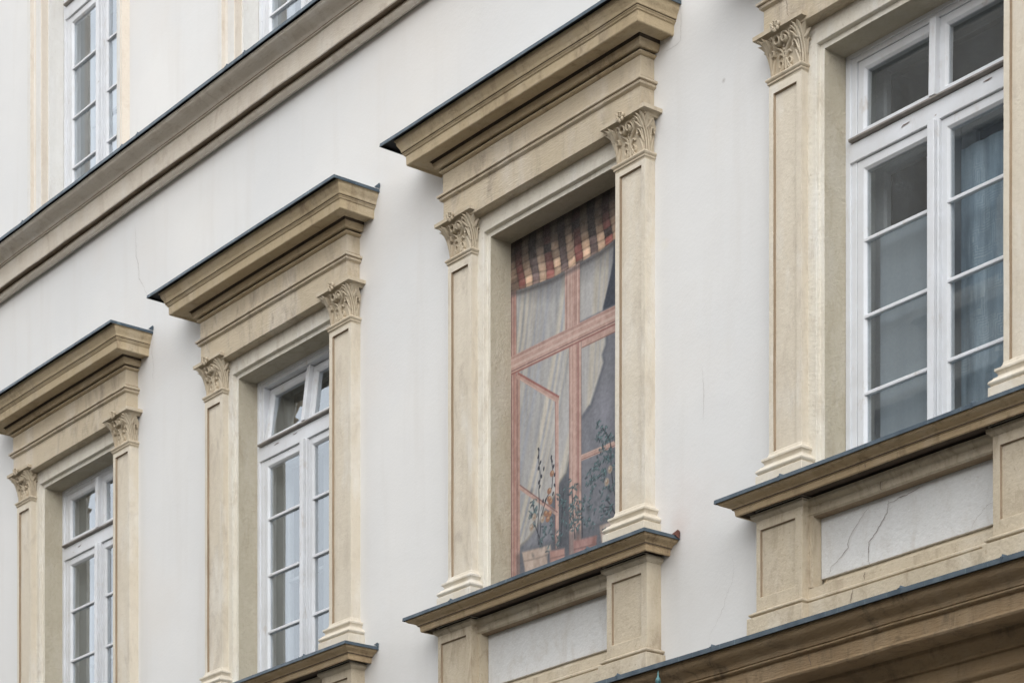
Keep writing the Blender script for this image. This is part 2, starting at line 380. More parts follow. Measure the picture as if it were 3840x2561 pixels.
XL, XR = -34.0 - BX, 4.0 - BX
m = MB()
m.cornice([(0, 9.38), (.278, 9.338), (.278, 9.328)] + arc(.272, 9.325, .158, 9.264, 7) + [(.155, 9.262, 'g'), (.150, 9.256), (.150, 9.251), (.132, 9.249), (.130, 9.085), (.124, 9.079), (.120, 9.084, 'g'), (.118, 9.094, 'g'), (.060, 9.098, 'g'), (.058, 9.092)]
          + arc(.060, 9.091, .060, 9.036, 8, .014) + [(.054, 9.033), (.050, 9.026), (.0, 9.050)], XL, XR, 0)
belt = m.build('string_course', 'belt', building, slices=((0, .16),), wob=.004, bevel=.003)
m = sheet(.302, 9.40, 9.363, .026, XL, XR, 0)
for x in (-19.40, -17.62, -17.36, -15.98, -15.72, -13.2, -12.0): seam(m, x - BX, .302, 9.363, 9.40, .022)
m.build('flashing', 'zinc', belt, slices=((0, .2),), wob=.003)

m = MB()
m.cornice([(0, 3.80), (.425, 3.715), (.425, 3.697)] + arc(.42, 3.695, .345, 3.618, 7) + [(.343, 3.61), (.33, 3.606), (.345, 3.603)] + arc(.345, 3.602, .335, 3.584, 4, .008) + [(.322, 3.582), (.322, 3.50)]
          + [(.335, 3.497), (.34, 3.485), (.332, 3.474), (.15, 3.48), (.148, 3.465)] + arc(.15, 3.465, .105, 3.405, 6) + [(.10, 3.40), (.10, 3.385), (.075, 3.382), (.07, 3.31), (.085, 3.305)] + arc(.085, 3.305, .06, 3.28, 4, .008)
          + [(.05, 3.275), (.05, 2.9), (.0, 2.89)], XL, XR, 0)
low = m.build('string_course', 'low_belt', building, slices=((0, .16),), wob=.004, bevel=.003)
tag(low, 'grimy brown string course below the window pedestals')
m = sheet(.452, 3.83, 3.737, .028, XL, XR, 0)
for x in (-11.21, -10.37, -8.9, -8.2): seam(m, x - BX, .452, 3.737, 3.83, .018)
m.build('flashing', 'zinc', low, slices=((0, .2),), wob=.003)

# ------------------------------------------------------------------ window surround (one, then copies)
def make_capital(x0, x1):
    """corinthian pilaster capital: bell, corner acanthus leaves, volutes, abacus with fleuron"""
    xc, hb = (x0 + x1) / 2, (x1 - x0) / 2; zb, zt = 7.082, 7.292; H = zt - zb
    def wp(z):
        t = max(0., min(1.15, (z - zb) / H)); k = .040 * t ** 2.4 + .003 * t
        return hb - .010 + k * .85, .068 + k
    def mp(u, z, h):
        w, p = wp(z); s = 1 if u >= 0 else -1; a = abs(u); rc = .022
        if a <= w - rc: return (xc + u, -(p + h), z)
        if a <= w + rc:
            f = (a - (w - rc)) / (2 * rc) * math.pi / 2
            return (xc + s * (w - rc + (rc + h) * math.sin(f)), -(p - rc + (rc + h) * math.cos(f)), z)
        return (xc + s * (w + h), -(p - rc) + (a - w - rc), z)
    m = MB()
    U0 = hb + .10; us = [-U0 + 2 * U0 * i / 44 for i in range(45)]; zs = [zb - .004 + (H + .01) * j / 12 for j in range(13)]
    m.strip([[mp(u, z, 0) for u in us] for z in zs])
    def ribbon(path, w, h, n=7, h0=0.):
        """path of (u, t) on the unwrapped bell; half width w(t) and relief h(t)"""
        pts = []
        for i in range(len(path) - 1):                      # Catmull-Rom
            p0 = path[max(i - 1, 0)]; p1 = path[i]; p2 = path[i + 1]; p3 = path[min(i + 2, len(path) - 1)]
            for k in range(4):
                t = k / 4
                pts.append(tuple(.5 * (2 * p1[c] + (p2[c] - p0[c]) * t + (2 * p0[c] - 5 * p1[c] + 4 * p2[c] - p3[c]) * t * t + (3 * p1[c] - p0[c] - 3 * p2[c] + p3[c]) * t ** 3) for c in (0, 1)))
        pts.append(path[-1]); rows = []; L = len(pts) - 1
        for i, (u, z) in enumerate(pts):
            f = i / L; a = pts[max(i - 1, 0)]; b = pts[min(i + 1, L)]; d = Vector((b[0] - a[0], b[1] - a[1])); d.normalize() if d.length > 0 else None
            pu, pz = -d.y, d.x; ww = w(f) if callable(w) else w; hh = h(f) if callable(h) else h
            rows.append([mp(u + pu * ww * math.cos(math.pi * k / n), z + pz * ww * math.cos(math.pi * k / n), h0 - .002 + hh * math.sin(math.pi * k / n) ** .8) for k in range(n + 1)])
        m.strip(rows)
    bulb = lambda a, b: (lambda f: a + (b - a) * f)
    leaf = lambda w: (lambda f: w * (math.sin(math.pi * min(1, f * .93 + .07)) ** .7) + .0015)
    Z = lambda t: zb + H * t
    for s in (-1, 1):
        c = s * (hb + .002)                                # the corner line on the unwrapped bell
        # corner acanthus: twin midribs, curling crown, lobes hooked round drilled eyes
        for q in (-1, 1):
            ribbon([(c + q * .007, Z(0)), (c + q * .006, Z(.3)), (c + q * .006, Z(.6)), (c + q * .008, Z(.82)), (c + q * .011, Z(.96))], lambda f: .0068 - .001 * f, lambda f: .019 + .012 * f)
            ribbon([(c + q * .019, Z(.0)), (c + q * .0185, Z(.35)), (c + q * .019, Z(.60)), (c + q * .024, Z(.74))], lambda f: .0052, lambda f: .017 + .006 * f)
            for a, zz_, w in ((.012, 1.0, .011), (.030, .95, .0105), (.041, .84, .0085)):
                ribbon([(c + q * .008, Z(.64)), (c + q * (a * .65), Z(zz_ - .13)), (c + q * a, Z(zz_))], leaf(w), lambda f: .022 + .030 * f * f)
            ribbon([(c + q * .017, Z(.26)), (c + q * .026, Z(.46)), (c + q * .034, Z(.60)), (c + q * .047, Z(.66)), (c + q * .057, Z(.60)), (c + q * .053, Z(.52)), (c + q * .045, Z(.53))], lambda f: .0068 - .002 * f, lambda f: .022 + .008 * f)
            ribbon([(c + q * .022, Z(.0)), (c + q * .030, Z(.18)), (c + q * .040, Z(.32)), (c + q * .050, Z(.42))], leaf(.0075), .018)
        # inner spirals at the foot
        k = s * .037; sp = [(s * .006, Z(.42)), (s * .010, Z(.30))]
        for i in range(13):
            a = 2.7 - 4.6 + i * -.0 + i * .60; r = .026 * (1 - i / 17)
            sp.append((k - s * r * math.cos(a) * .85, Z(.20) + r * 1.35 * math.sin(a)))
        ribbon(sp, lambda f: .0062 - .002 * f, lambda f: .019)
        # helix: stem from the middle, bowing out and curling over into a volute beside the axis
        cx, cz = s * .031, Z(.80)
        vs = [(s * .007, Z(.36)), (s * .012, Z(.52)), (s * .034, Z(.62)), (s * .060, Z(.71))]
        for i in range(15):
            a = -.25 + i * .60; r = .0315 * (1 - i / 18.5)
            vs.append((cx + s * r * math.cos(a), cz + r * 1.08 * math.sin(a)))
        ribbon(vs, lambda f: .0078 - .0026 * f, lambda f: .020 + .024 * min(1, f * 1.5))
        ribbon([(s * .055, Z(.68)), (s * .064, Z(.82)), (s * .068, Z(.93)), (s * .079, Z(.97)), (s * .085, Z(.92))], leaf(.007), .022)
        ribbon([(s * .006, Z(.36)), (s * .022, Z(.46)), (s * .040, Z(.49)), (s * .052, Z(.42))], leaf(.008), .018)
    ribbon([(0, Z(-.01)), (0, Z(.16)), (0, Z(.34))], leaf(.010), .018)
    for zq, rr in ((.58, .009), (.66, .007), (.50, .007)):
        q = mp(0, Z(zq), .010); m.lathe([(0, -rr), (rr * .7, -rr * .7), (rr, 0), (rr * .7, rr * .7), (0, rr)], q, 8)
    # abacus and fleuron
    A0 = xc - hb - .012; A1 = xc + hb + .012
    m.cornice([(.075, 7.287), (.103, 7.287)] + hollow(.150, 7.306, .112, 7.288, 5)[::-1] + [(.152, 7.306), (.152, 7.330), (.142, 7.336), (.06, 7.345)], A0 + .004, A1 - .004, .09)
    for i, (dx, dz) in enumerate(((0, .018), (-.022, .010), (.022, .010), (-.016, -.012), (.016, -.012), (0, -.022))):
        cxx, czz = xc + dx, 7.312 + dz
        m.lathe([(0, -.016), (.010, -.010), (.013, 0), (.010, .010), (0, .016)], (cxx, -.164 - .005 * (i % 2), czz), 7)
        m.lathe([(0, -.009), (.007, 0), (0, .009)], (cxx, -.178, czz + .006), 6)
    return m

def make_surround():
    m = MB()
    m.jambs([(0, .20), (0, .0), (.034, 0.), (.036, -.030), (.15, -.030), (.152, .01)], HW, 4.60, ZT)
    for f in m.bm.faces:
        if f.calc_center_median().y > .05: f.material_index = 1
    root = m.build('window_surround', 'cream', building, slices=((0, .16), (2, .16)), wob=.0025, bevel=.003, loc=(W[3] - BX, 0, 0))
    tag(root, 'cream plaster frame with pilasters, pediment and sill around a tall window')
    # roughcast reveal is part of the jamb mesh; the entablature above
    fl, fr = -1.048, 1.012
    m = MB()
    m.cornice([(0, 7.665), (.115, 7.665), (.115, 7.543, 'g'), (.118, 7.535), (.132, 7.53), (.133, 7.522), (.147, 7.519), (.147, 7.506), (.139, 7.503, 'g'), (.133, 7.500), (.134, 7.494)] + arc(.132, 7.493, .120, 7.478, 4, .007) + [(.112, 7.474), (.112, 7.288), (.0, 7.288)], fl, fr, .115)
    m.build('frieze', 'cream_stroke', root, slices=((0, .14),), wob=.003, bevel=.003)
    m = MB()
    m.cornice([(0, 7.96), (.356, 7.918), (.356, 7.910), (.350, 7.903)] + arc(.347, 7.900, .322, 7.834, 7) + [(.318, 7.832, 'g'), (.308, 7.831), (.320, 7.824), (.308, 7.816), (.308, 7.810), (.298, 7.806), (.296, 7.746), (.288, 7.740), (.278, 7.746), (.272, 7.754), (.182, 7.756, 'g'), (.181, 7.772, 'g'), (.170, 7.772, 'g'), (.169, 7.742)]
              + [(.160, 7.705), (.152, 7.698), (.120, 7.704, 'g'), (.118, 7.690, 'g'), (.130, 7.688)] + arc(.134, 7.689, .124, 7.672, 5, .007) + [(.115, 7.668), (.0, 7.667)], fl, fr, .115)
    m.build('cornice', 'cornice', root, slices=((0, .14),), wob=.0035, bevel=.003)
    m = sheet(.394, 7.985, 7.928, .022, fl, fr, .115, lx=.075, rx=-.03, under=.08)
    xr_ = fr + .394 - .115 - .03
    m.plate([(xr_ + .002, -.05, 7.935), (xr_ + .004, -.006, 7.93), (xr_ + .004, -.006, 7.972)], (.003, 0, .0))
    m.plate([(xr_ - .05, -.006, 7.96), (xr_ + .008, -.006, 7.935), (xr_ + .010, -.006, 7.965), (xr_ - .006, -.006, 7.975)], (.0, .004, .0))
    m.build('flashing', 'zinc', root, slices=((0, .2),), wob=.0025)
    # pilasters with capital and base
    for a, b, pa, pb, pz in ((-1.030, -.765, -.995, -.805, 6.985), (.735, 1.018, .775, .985, 7.0)):
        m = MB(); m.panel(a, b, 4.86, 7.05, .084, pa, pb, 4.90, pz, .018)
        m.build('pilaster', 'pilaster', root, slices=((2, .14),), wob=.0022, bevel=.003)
        m = make_capital(a, b)
        m.cornice([(.06, 7.088), (.086, 7.086)] + arc(.090, 7.084, .090, 7.056, 6, .012) + [(.092, 7.054), (.092, 7.046)] + hollow(.090, 7.044, .084, 7.03, 3), a, b, .084)
        m.build('capital', 'carved', root, bevel=0, smooth=50)
        m = MB()
        m.cornice([(.080, 4.905)] + hollow(.114, 4.868, .086, 4.90, 4)[::-1] + [(.118, 4.866), (.118, 4.852)] + [(.114, 4.850), (.107, 4.842), (.104, 4.832), (.107, 4.824), (.112, 4.820), (.122, 4.818), (.124, 4.812)] + arc(.126, 4.810, .126, 4.772, 7, .017) + [(.128, 4.771), (.141, 4.768), (.141, 4.56)], a, b, .084)
        m.build('pilaster_base', 'pilaster', root, slices=((0, .1),), wob=.002, bevel=.0025)
    # sill
    sl_, sr_ = -1.105, 1.075
    m = MB()
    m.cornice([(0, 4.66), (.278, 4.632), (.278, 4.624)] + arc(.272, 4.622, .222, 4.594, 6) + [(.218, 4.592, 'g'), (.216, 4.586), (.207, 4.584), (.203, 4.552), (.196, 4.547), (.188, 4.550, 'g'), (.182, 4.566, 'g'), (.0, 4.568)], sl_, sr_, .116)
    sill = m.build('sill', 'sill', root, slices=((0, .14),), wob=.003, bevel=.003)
    m = MB()
    m.cornice([(-.16, 4.705), (0, 4.69), (.290, 4.650), (.292, 4.628), (.287, 4.628, 'g'), (.285, 4.644, 'g'), (.22, 4.648)], sl_, sr_, .116, .17)
    for x in (-.748, .69): seam(m, x, .29, 4.650, 4.69, .019)
    xr_ = sr_ + .29 - .116
    m.plate([(xr_ - .05, -.006, 4.675), (xr_ + .006, -.006, 4.645), (xr_ + .008, -.006, 4.672), (xr_ - .01, -.006, 4.682)], (.0, .004, .0))
    m.build('flashing', 'zinc', root, slices=((0, .2),), wob=.002)
    # pedestals and apron
    for a, b, pa, pb in ((-1.105, -.727, -1.072, -.786), (.690, 1.075, .738, 1.020)):
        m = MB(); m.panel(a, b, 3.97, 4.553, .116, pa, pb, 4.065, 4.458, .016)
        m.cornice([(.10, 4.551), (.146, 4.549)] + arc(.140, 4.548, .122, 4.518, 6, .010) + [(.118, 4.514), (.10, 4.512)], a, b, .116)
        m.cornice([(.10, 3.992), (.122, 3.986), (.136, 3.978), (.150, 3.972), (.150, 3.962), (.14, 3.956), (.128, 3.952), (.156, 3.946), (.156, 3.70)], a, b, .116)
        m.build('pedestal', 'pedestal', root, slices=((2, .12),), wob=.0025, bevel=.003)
    a, b = -.727, .690
    m = MB()
    m.box(a - .01, b + .01, .030, .06, 4.0, 4.6)
    m.cornice([(.05, 4.553), (.094, 4.550)] + arc(.090, 4.548, .070, 4.516, 6, .008) + [(.064, 4.512), (.064, 4.468), (.058, 4.462), (.050, 4.458, 'g'), (.044, 4.452, 'g'), (-.03, 4.455)], a + .02, b - .02, .02)
    m.cornice([(-.028, 4.10), (.0, 4.062), (.062, 4.044), (.064, 3.990), (.085, 3.978), (.098, 3.972), (.098, 3.962), (.085, 3.955), (.108, 3.948), (.108, 3.70)], a + .02, b - .02, .02)
    m.box(a - .005, a + .028, -.058, .02, 4.05, 4.47); m.box(b - .028, b + .005, -.058, .02, 4.05, 4.47)
    m.build('apron_frame', 'pedestal', root, slices=((0, .14),), wob=.0025, bevel=.003)
    m = MB(); m.panel(a + .03, b - .03, 4.105, 4.455, -.008, a + .06, b - .06, 4.13, 4.425, .0005, back=.04)
    m.build('apron_panel', 'apron', root, slices=((0, .14), (2, .14)), wob=.002, bevel=.003)
    return root
S = {3: make_surround()}
for k in (1, 2, 4): S[k] = copy_part(S[3], building, (W[k] - BX, 0, 0))

# upper floor surrounds
def make_upper():
    m = MB(); hw = .668
    m.jambs([(0, .24), (0, .060), (.016, .058), (.017, -.002), (.022, -.008), (.118, -.010), (.119, -.018), (.126, -.020), (.128, -.058), (.175, -.060), (.178, -.052), (.190, -.055), (.238, .01)], hw, 9.2, 12.0)
    m.bm.normal_update()
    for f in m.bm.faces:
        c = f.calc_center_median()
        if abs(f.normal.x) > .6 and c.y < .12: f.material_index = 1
    return m.build('window_surround', 'upper_cream', building, slices=((0, .2), (2, .2)), wob=.002, bevel=.003, loc=(U[1] - BX, 0, 0))
u1 = make_upper(); tag(u1, 'plain pale architrave around an upper floor window')
u2 = copy_part(u1, building, (U[2] - BX, 0, 0))

# ------------------------------------------------------------------ windows
def bar(m, x0, x1, y0, y1, z0, z1): m.box(x0, x1, y0, y1, z0, z1)
def ring(m, x0, x1, z0, z1, w, y0, y1, bev=.014):
    """sash ring with a splayed inner edge"""
    A = [(x0, z0), (x1, z0), (x1, z1), (x0, z1)]; B = [(x0 + w - bev, z0 + w - bev), (x1 - w + bev, z0 + w - bev), (x1 - w + bev, z1 - w + bev), (x0 + w - bev, z1 - w + bev)]
    C = [(x0 + w, z0 + w), (x1 - w, z0 + w), (x1 - w, z1 - w), (x0 + w, z1 - w)]
    m.strip([[(x, y1, z) for x, z in A], [(x, y0, z) for x, z in A], [(x, y0, z) for x, z in B], [(x, y0 + .016, z) for x, z in C], [(x, y1, z) for x, z in C], [(x, y1, z) for x, z in A]], True)
YW = .172
ZB_ = 4.70
def make_window(glass, name='window', tilt=0.):
    m = MB()
    bar(m, -HW, -.625, YW, .30, ZB_ - .05, 7.15); bar(m, -.627, -.583, YW + .010, .30, ZB_ - .05, 7.12)
    bar(m, .625, HW, YW, .30, ZB_ - .05, 7.15); bar(m, .583, .627, YW + .010, .30, ZB_ - .05, 7.12)
    bar(m, -.626, .626, YW - .001, .30, 7.118, 7.149); bar(m, -.584, .584, YW + .011, .30, 7.088, 7.12)
    root = m.build(name, 'paint', building, bevel=.003)
    m = MB(); bar(m, -.6255, .6255, YW - .004, .26, 6.512, 6.622); m.build('transom', 'paint', root, slices=((0, .3),), wob=.001, bevel=.004)
    m = MB(); m.strip([[(-.612, y, z) for y, z in ((.19, 6.650), (.152, 6.647), (.140, 6.640), (.140, 6.630), (.150, 6.624), (.19, 6.624))], [(.612, y, z) for y, z in ((.19, 6.650), (.152, 6.647), (.140, 6.640), (.140, 6.630), (.150, 6.624), (.19, 6.624))]], True)
    m.face([(.612, y, z) for y, z in ((.19, 6.650), (.152, 6.647), (.140, 6.640), (.140, 6.630), (.150, 6.624), (.19, 6.624))])
    m.face([(-.612, y, z) for y, z in ((.19, 6.650), (.152, 6.647), (.140, 6.640), (.140, 6.630), (.150, 6.624), (.19, 6.624))])
    m.build('drip_rail', 'drip', root)
    m = MB(); bar(m, -.004, .046, .136, .21, ZB_, 6.512); bar(m, .046, .064, .158, .21, ZB_, 6.511); m.build('mullion', 'paint', root, bevel=.004)
    # fanlights hinged at their foot
    for i, (x0, x1) in enumerate(((-.580, .012), (.040, .580))):
        o = (0, .185, 6.640 + ZO)
        m = MB(); ring(m, x0, x1, .0, .446, .058, -.002, .05)
        if i == 0: bar(m, x1 - .014, x1 + .034, -.040, .0, .01, .446)
        f = m.build('fanlight', 'paint', root, bevel=.0025, loc=o, zo=0)
        m = MB(); m.face([(x0 + .05, .022, .05), (x1 - .05, .022, .05), (x1 - .05, .022, .40), (x0 + .05, .022, .40)])
        g = m.build('pane', glass, root, smooth=0, loc=o, zo=0)
        if tilt: f.rotation_euler = g.rotation_euler = (R(-tilt), 0, 0)
    # casements with three glazing bars each
    for x0, x1 in ((-.580, .010), (.052, .580)):
        m = MB(); ring(m, x0, x1, ZB_, 6.508, .062, YW + .012, YW + .062)
        for z in (6.047, 5.607, 5.165):
            m.strip([[(x0 + .05, y, z + d) for y, d in ((.215, .012), (.196, .013), (.186, .004), (.186, -.012), (.215, -.012))], [(x1 - .05, y, z + d) for y, d in ((.215, .012), (.196, .013), (.186, .004), (.186, -.012), (.215, -.012))]], True)
        m.build('casement', 'paint', root, bevel=.002)
        m = MB()
        for a, b in ((ZB_ + .05, 5.16), (5.168, 5.60), (5.61, 6.04), (6.052, 6.46)):
            e = random.uniform(-.0012, .0012); m.face([(x0 + .05, .207, a), (x1 - .05, .207 + e, a), (x1 - .05, .207 + e * .5, b), (x0 + .05, .207, b)])
        m.build('pane', glass, root, smooth=0)
    # lining between outer and inner window, inner window
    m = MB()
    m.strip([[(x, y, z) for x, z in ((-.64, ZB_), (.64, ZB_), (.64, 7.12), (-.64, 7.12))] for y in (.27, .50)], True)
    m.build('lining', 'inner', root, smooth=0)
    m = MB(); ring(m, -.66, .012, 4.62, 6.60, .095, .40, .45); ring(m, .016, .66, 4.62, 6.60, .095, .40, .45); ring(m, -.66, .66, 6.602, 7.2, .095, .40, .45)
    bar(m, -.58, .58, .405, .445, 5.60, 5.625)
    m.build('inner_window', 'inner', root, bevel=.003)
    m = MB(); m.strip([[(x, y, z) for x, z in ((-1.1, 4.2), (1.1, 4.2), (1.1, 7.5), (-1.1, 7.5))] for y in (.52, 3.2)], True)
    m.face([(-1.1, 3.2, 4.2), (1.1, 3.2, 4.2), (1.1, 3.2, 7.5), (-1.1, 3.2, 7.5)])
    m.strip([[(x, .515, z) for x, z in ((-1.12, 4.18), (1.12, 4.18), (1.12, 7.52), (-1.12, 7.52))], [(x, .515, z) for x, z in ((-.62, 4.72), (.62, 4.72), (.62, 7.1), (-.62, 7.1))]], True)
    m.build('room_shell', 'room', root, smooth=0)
    return root
w1 = make_window('glass'); w1.location = (W[1] - BX, 0, 0); tag(w1, 'white casement window with fanlight closed, net curtain behind the right leaf')
w2 = make_window('glass', tilt=7.5); w2.location = (W[2] - BX, 0, 0); tag(w2, 'white casement window with its fanlights tilted inward')
w4 = make_window('dusty_glass', tilt=1.2); w4.location = (W[4] - BX, 0, 0); tag(w4, 'white casement window with dusty blue grey panes')
wu1 = copy_part(w1, building, (U[1] - BX, .03, 4.83)); tag(wu1, 'upper floor casement window with pale panes')
wu2 = copy_part(w1, building, (U[2] - BX, .03, 4.83)); tag(wu2, 'upper floor casement window mostly hidden by the string course')

# curtains hang inside: things of their own
def curtain(x0, x1, z0, z1, y, mat, folds, amp, label, X, dz=0., dy=0.):
    m = MB(); n = 60; rows = []
    for j in range(9):
        z = z1 + (z0 - z1) * j / 8
        rows.append([(x0 + (x1 - x0) * i / n, y + amp * (math.sin(i / n * folds * 2 * math.pi + .5 * math.sin(i * .37)) + .4 * math.sin(i / n * folds * 5.1)) * (.4 + .6 * j / 8), z) for i in range(n + 1)])
    m.strip(rows); o = m.build('curtain', mat, None, smooth=80, zo=0)
    o.location = (X, dy, ZO + dz); tag(o, label, 'curtain', 'curtains hanging behind the windows'); return o
curtain(-.60, .60, 4.75, 6.98, .56, 'net_tan', 7, .018, 'taupe net curtain behind the tall window farthest left below the string course', W[1])
curtain(-.60, .60, 4.75, 6.98, .56, 'net_tan', 8, .018, 'taupe net curtain behind the window with tilted fanlights', W[2])
curtain(-.515, .03, 4.75, 6.12, .305, 'net_grey', 2, .004, 'flat grey cloth curtain behind the left leaf of the large right window', W[4])
curtain(.05, .58, 4.75, 6.40, .36, 'lace', 4, .010, 'patterned lace curtain behind the right leaf of the large right window', W[4])
curtain(-.60, .60, 4.75, 6.98, .54, 'net_white', 7, .016, 'pale net curtain behind the upper floor window at the top left', U[1], 4.83, .03)
curtain(-.60, .60, 4.75, 6.98, .54, 'net_white', 6, .016, 'pale net curtain behind the upper window cut off by the top edge', U[2], 4.83, .03)

# ------------------------------------------------------------------ painted blind window (flat wall painting: pigments on a fine grid)
def make_mural():
    x0, x1, z0, z1, st = -.664, .664, 4.62, 7.15, .0045
    nx, nz = int((x1 - x0) / st) + 1, int((z1 - z0) / st) + 1
    xs = np.linspace(x0, x1, nx); zs = np.linspace(z0, z1, nz); X, Z = np.meshgrid(xs, zs)
    rng = np.random.RandomState(3)
    def vnoise(sx, sz, oct=3):
        out = np.zeros_like(X); amp, tot = 1., 0
        for o in range(oct):
            gx, gz = X * sx * 2 ** o + 37.3 * o, Z * sz * 2 ** o + 11.7 * o
            g = rng.rand(400, 400); ix, iz = np.floor(gx).astype(int), np.floor(gz).astype(int); fx, fz = gx - ix, gz - iz
            fx = fx * fx * (3 - 2 * fx); fz = fz * fz * (3 - 2 * fz); ix %= 399; iz %= 399
            out += amp * ((g[ix, iz] * (1 - fx) + g[ix + 1, iz] * fx) * (1 - fz) + (g[ix, iz + 1] * (1 - fx) + g[ix + 1, iz + 1] * fx) * fz); tot += amp; amp *= .5
        return out / tot
    C = np.zeros(X.shape + (3,))
    def put(mask, c):
        mk = np.clip(mask, 0, 1)[..., None]; c = np.asarray(c, float) / 255. if not (isinstance(c, np.ndarray) and c.ndim == 3) else c
        C[:] = C * (1 - mk) + c * mk
    def poly(pts, soft=.004):
        d = np.full(X.shape, 1e9); ins = np.zeros(X.shape, bool); n = len(pts)
        for i in range(n):
            ax, az = pts[i]; bx, bz = pts[(i + 1) % n]; ex, ez = bx - ax, bz - az
            t = np.clip(((X - ax) * ex + (Z - az) * ez) / (ex * ex + ez * ez + 1e-12), 0, 1)
            d = np.minimum(d, np.hypot(X - ax - t * ex, Z - az - t * ez))
            cnd = ((az > Z) != (bz > Z)) & (X < (bx - ax) * (Z - az) / ((bz - az) if bz != az else 1e-9) + ax); ins ^= cnd
        return np.clip(.5 + np.where(ins, d, -d) / (2 * soft), 0, 1)
    def line(pts, w, soft=.003):
        d = np.full(X.shape, 1e9)
        for (ax, az), (bx, bz) in zip(pts[:-1], pts[1:]):
            ex, ez = bx - ax, bz - az; t = np.clip(((X - ax) * ex + (Z - az) * ez) / (ex * ex + ez * ez + 1e-12), 0, 1)
            d = np.minimum(d, np.hypot(X - ax - t * ex, Z - az - t * ez))
        return np.clip((w - d) / soft + .5, 0, 1)
    def blob(cx, cz, rx, rz, ang=0., soft=.25):
        c, s = math.cos(ang), math.sin(ang); u = ((X - cx) * c + (Z - cz) * s) / rx; v = (-(X - cx) * s + (Z - cz) * c) / rz
        return np.clip((1 - np.hypot(u, v)) / soft, 0, 1)
    rect = lambda a, b, c, d, soft=.003: np.clip((X - a) / soft + .5, 0, 1) * np.clip((b - X) / soft + .5, 0, 1) * np.clip((Z - c) / soft + .5, 0, 1) * np.clip((d - Z) / soft + .5, 0, 1)
    # dark room behind
    n1 = vnoise(6, 1.2, 4); n2 = vnoise(40, 40, 2)
    C[:] = (np.array([112, 114, 122]) / 255.)[None, None] + ((n1 - .5) * .18 + (n2 - .5) * .06)[..., None]
    put(blob(.33, 5.72, .16, .22, 0, .9) * .55, (150, 150, 162)); put(rect(.0, .66, 5.0, 5.4, .15) * .3, (92, 95, 104))
    put(rect(-.2, .09, 4.9, 5.5, .05) * .5, (70, 76, 86)); put(blob(-.12, 5.2, .12, .3, 0, .6) * .5, (62, 66, 72))
    # curtains in slanting folds
    sh = .52 * np.clip((6.85 - Z) / 1.7, 0, 1.2) ** 1.7; fold = X + sh * np.where(X < .07, 1., .35) + .02 * np.sin(Z * 2.3)
    ff = np.clip(.5 + .75 * (vnoise(1, 1, 1) * 0 + np.sin(fold * 46 + 5 * np.sin(fold * 13))) * .5 + .5 * (vnoise(7, .8, 3) - .5), 0, 1); fg = .5 + .5 * np.sin(fold * 71 + 2.2 + 4 * np.sin(fold * 19))
    cur = np.array([192, 184, 170]) / 255. * np.ones(X.shape + (3,)); 
    cur = cur * (1 - .75 * (ff ** 1.5)[..., None]) + (np.array([138, 142, 150]) / 255.) * (.75 * ff ** 1.5)[..., None]
    cur = cur * (1 - .30 * (fg ** 3)[..., None]) + (np.array([140, 150, 176]) / 255.) * (.30 * fg ** 3)[..., None]
    cur += ((vnoise(30, 4, 3) - .5) * .14)[..., None]
    put(poly([(-.61, 6.85), (-.043, 6.85), (-.03, 5.7), (-.043, 5.511), (-.076, 5.429), (-.142, 5.384), (-.186, 5.319), (-.287, 5.246), (-.389, 5.144), (-.48, 5.089), (-.566, 5.067), (-.62, 5.05)], .006), cur)
    put(poly([(-.62, 6.9), (.07, 6.9), (.07, 6.38), (-.62, 6.37)]) , cur)
    put(line([(-.043, 5.53), (-.076, 5.43), (-.142, 5.384), (-.186, 5.319), (-.287, 5.246), (-.389, 5.144), (-.48, 5.089), (-.57, 5.06)], .012, .012) * .5, (140, 134, 122))
    cr = cur * .93 + .02
    put(poly([(.084, 6.24), (.324, 6.24), (.327, 6.15), (.287, 6.095), (.302, 6.043), (.272, 5.985), (.22, 5.895), (.175, 5.812), (.092, 5.758)], .008), cr)
    put(line([(.327, 6.2), (.327, 6.15), (.287, 6.095), (.302, 6.043), (.272, 5.985), (.22, 5.895), (.175, 5.812)], .012, .012) * .5, (206, 202, 192))
    put(line([(.345, 6.2), (.345, 6.15), (.31, 6.095), (.322, 6.035), (.292, 5.975), (.24, 5.885), (.19, 5.80), (.10, 5.74)], .012, .035) * .5, (64, 68, 78))
    put(poly([(.07, 6.9), (.42, 6.9), (.40, 6.65), (.383, 6.581), (.309, 6.404), (.30, 6.38), (.07, 6.38)], .008), cur * .96)
    put(poly([(.425, 6.85), (.405, 6.65), (.383, 6.581), (.312, 6.404), (.31, 6.38), (.66, 6.38), (.66, 6.85)], .008), (52, 58, 70))
    dark_top = np.clip((Z - (6.58 + .35 * X * X)) / .2, 0, 1) * .8; put(dark_top * (vnoise(10, 3, 3) * .7 + .5), (64, 66, 70))
    # pink frames: boards with light and dark lines
    P = lambda k=0: np.clip((np.array([180, 147, 136]) / 255. + k) * np.ones(X.shape + (3,)) + ((vnoise(26, 26, 3) - .5) * .16)[..., None], 0, 1)
    DK = (108, 74, 72); LT = (200, 174, 162)
    def vboard(a, b, c, d, lines=()):
        put(rect(a, b, c, d), P())
        for xx, cc, w in lines: put(rect(xx - w, xx + w, c, d, .002) * .8, cc)
    def hboard(a, b, c, d, lines=()):
        put(rect(a, b, c, d), P())
        for zz_, cc, w in lines: put(rect(a, b, zz_ - w, zz_ + w, .002) * .8, cc)
    vboard(-.664, -.603, 4.6, 6.85, ((-.658, DK, .004), (-.636, DK, .003), (-.622, (150, 92, 84), .005), (-.606, DK, .003)))
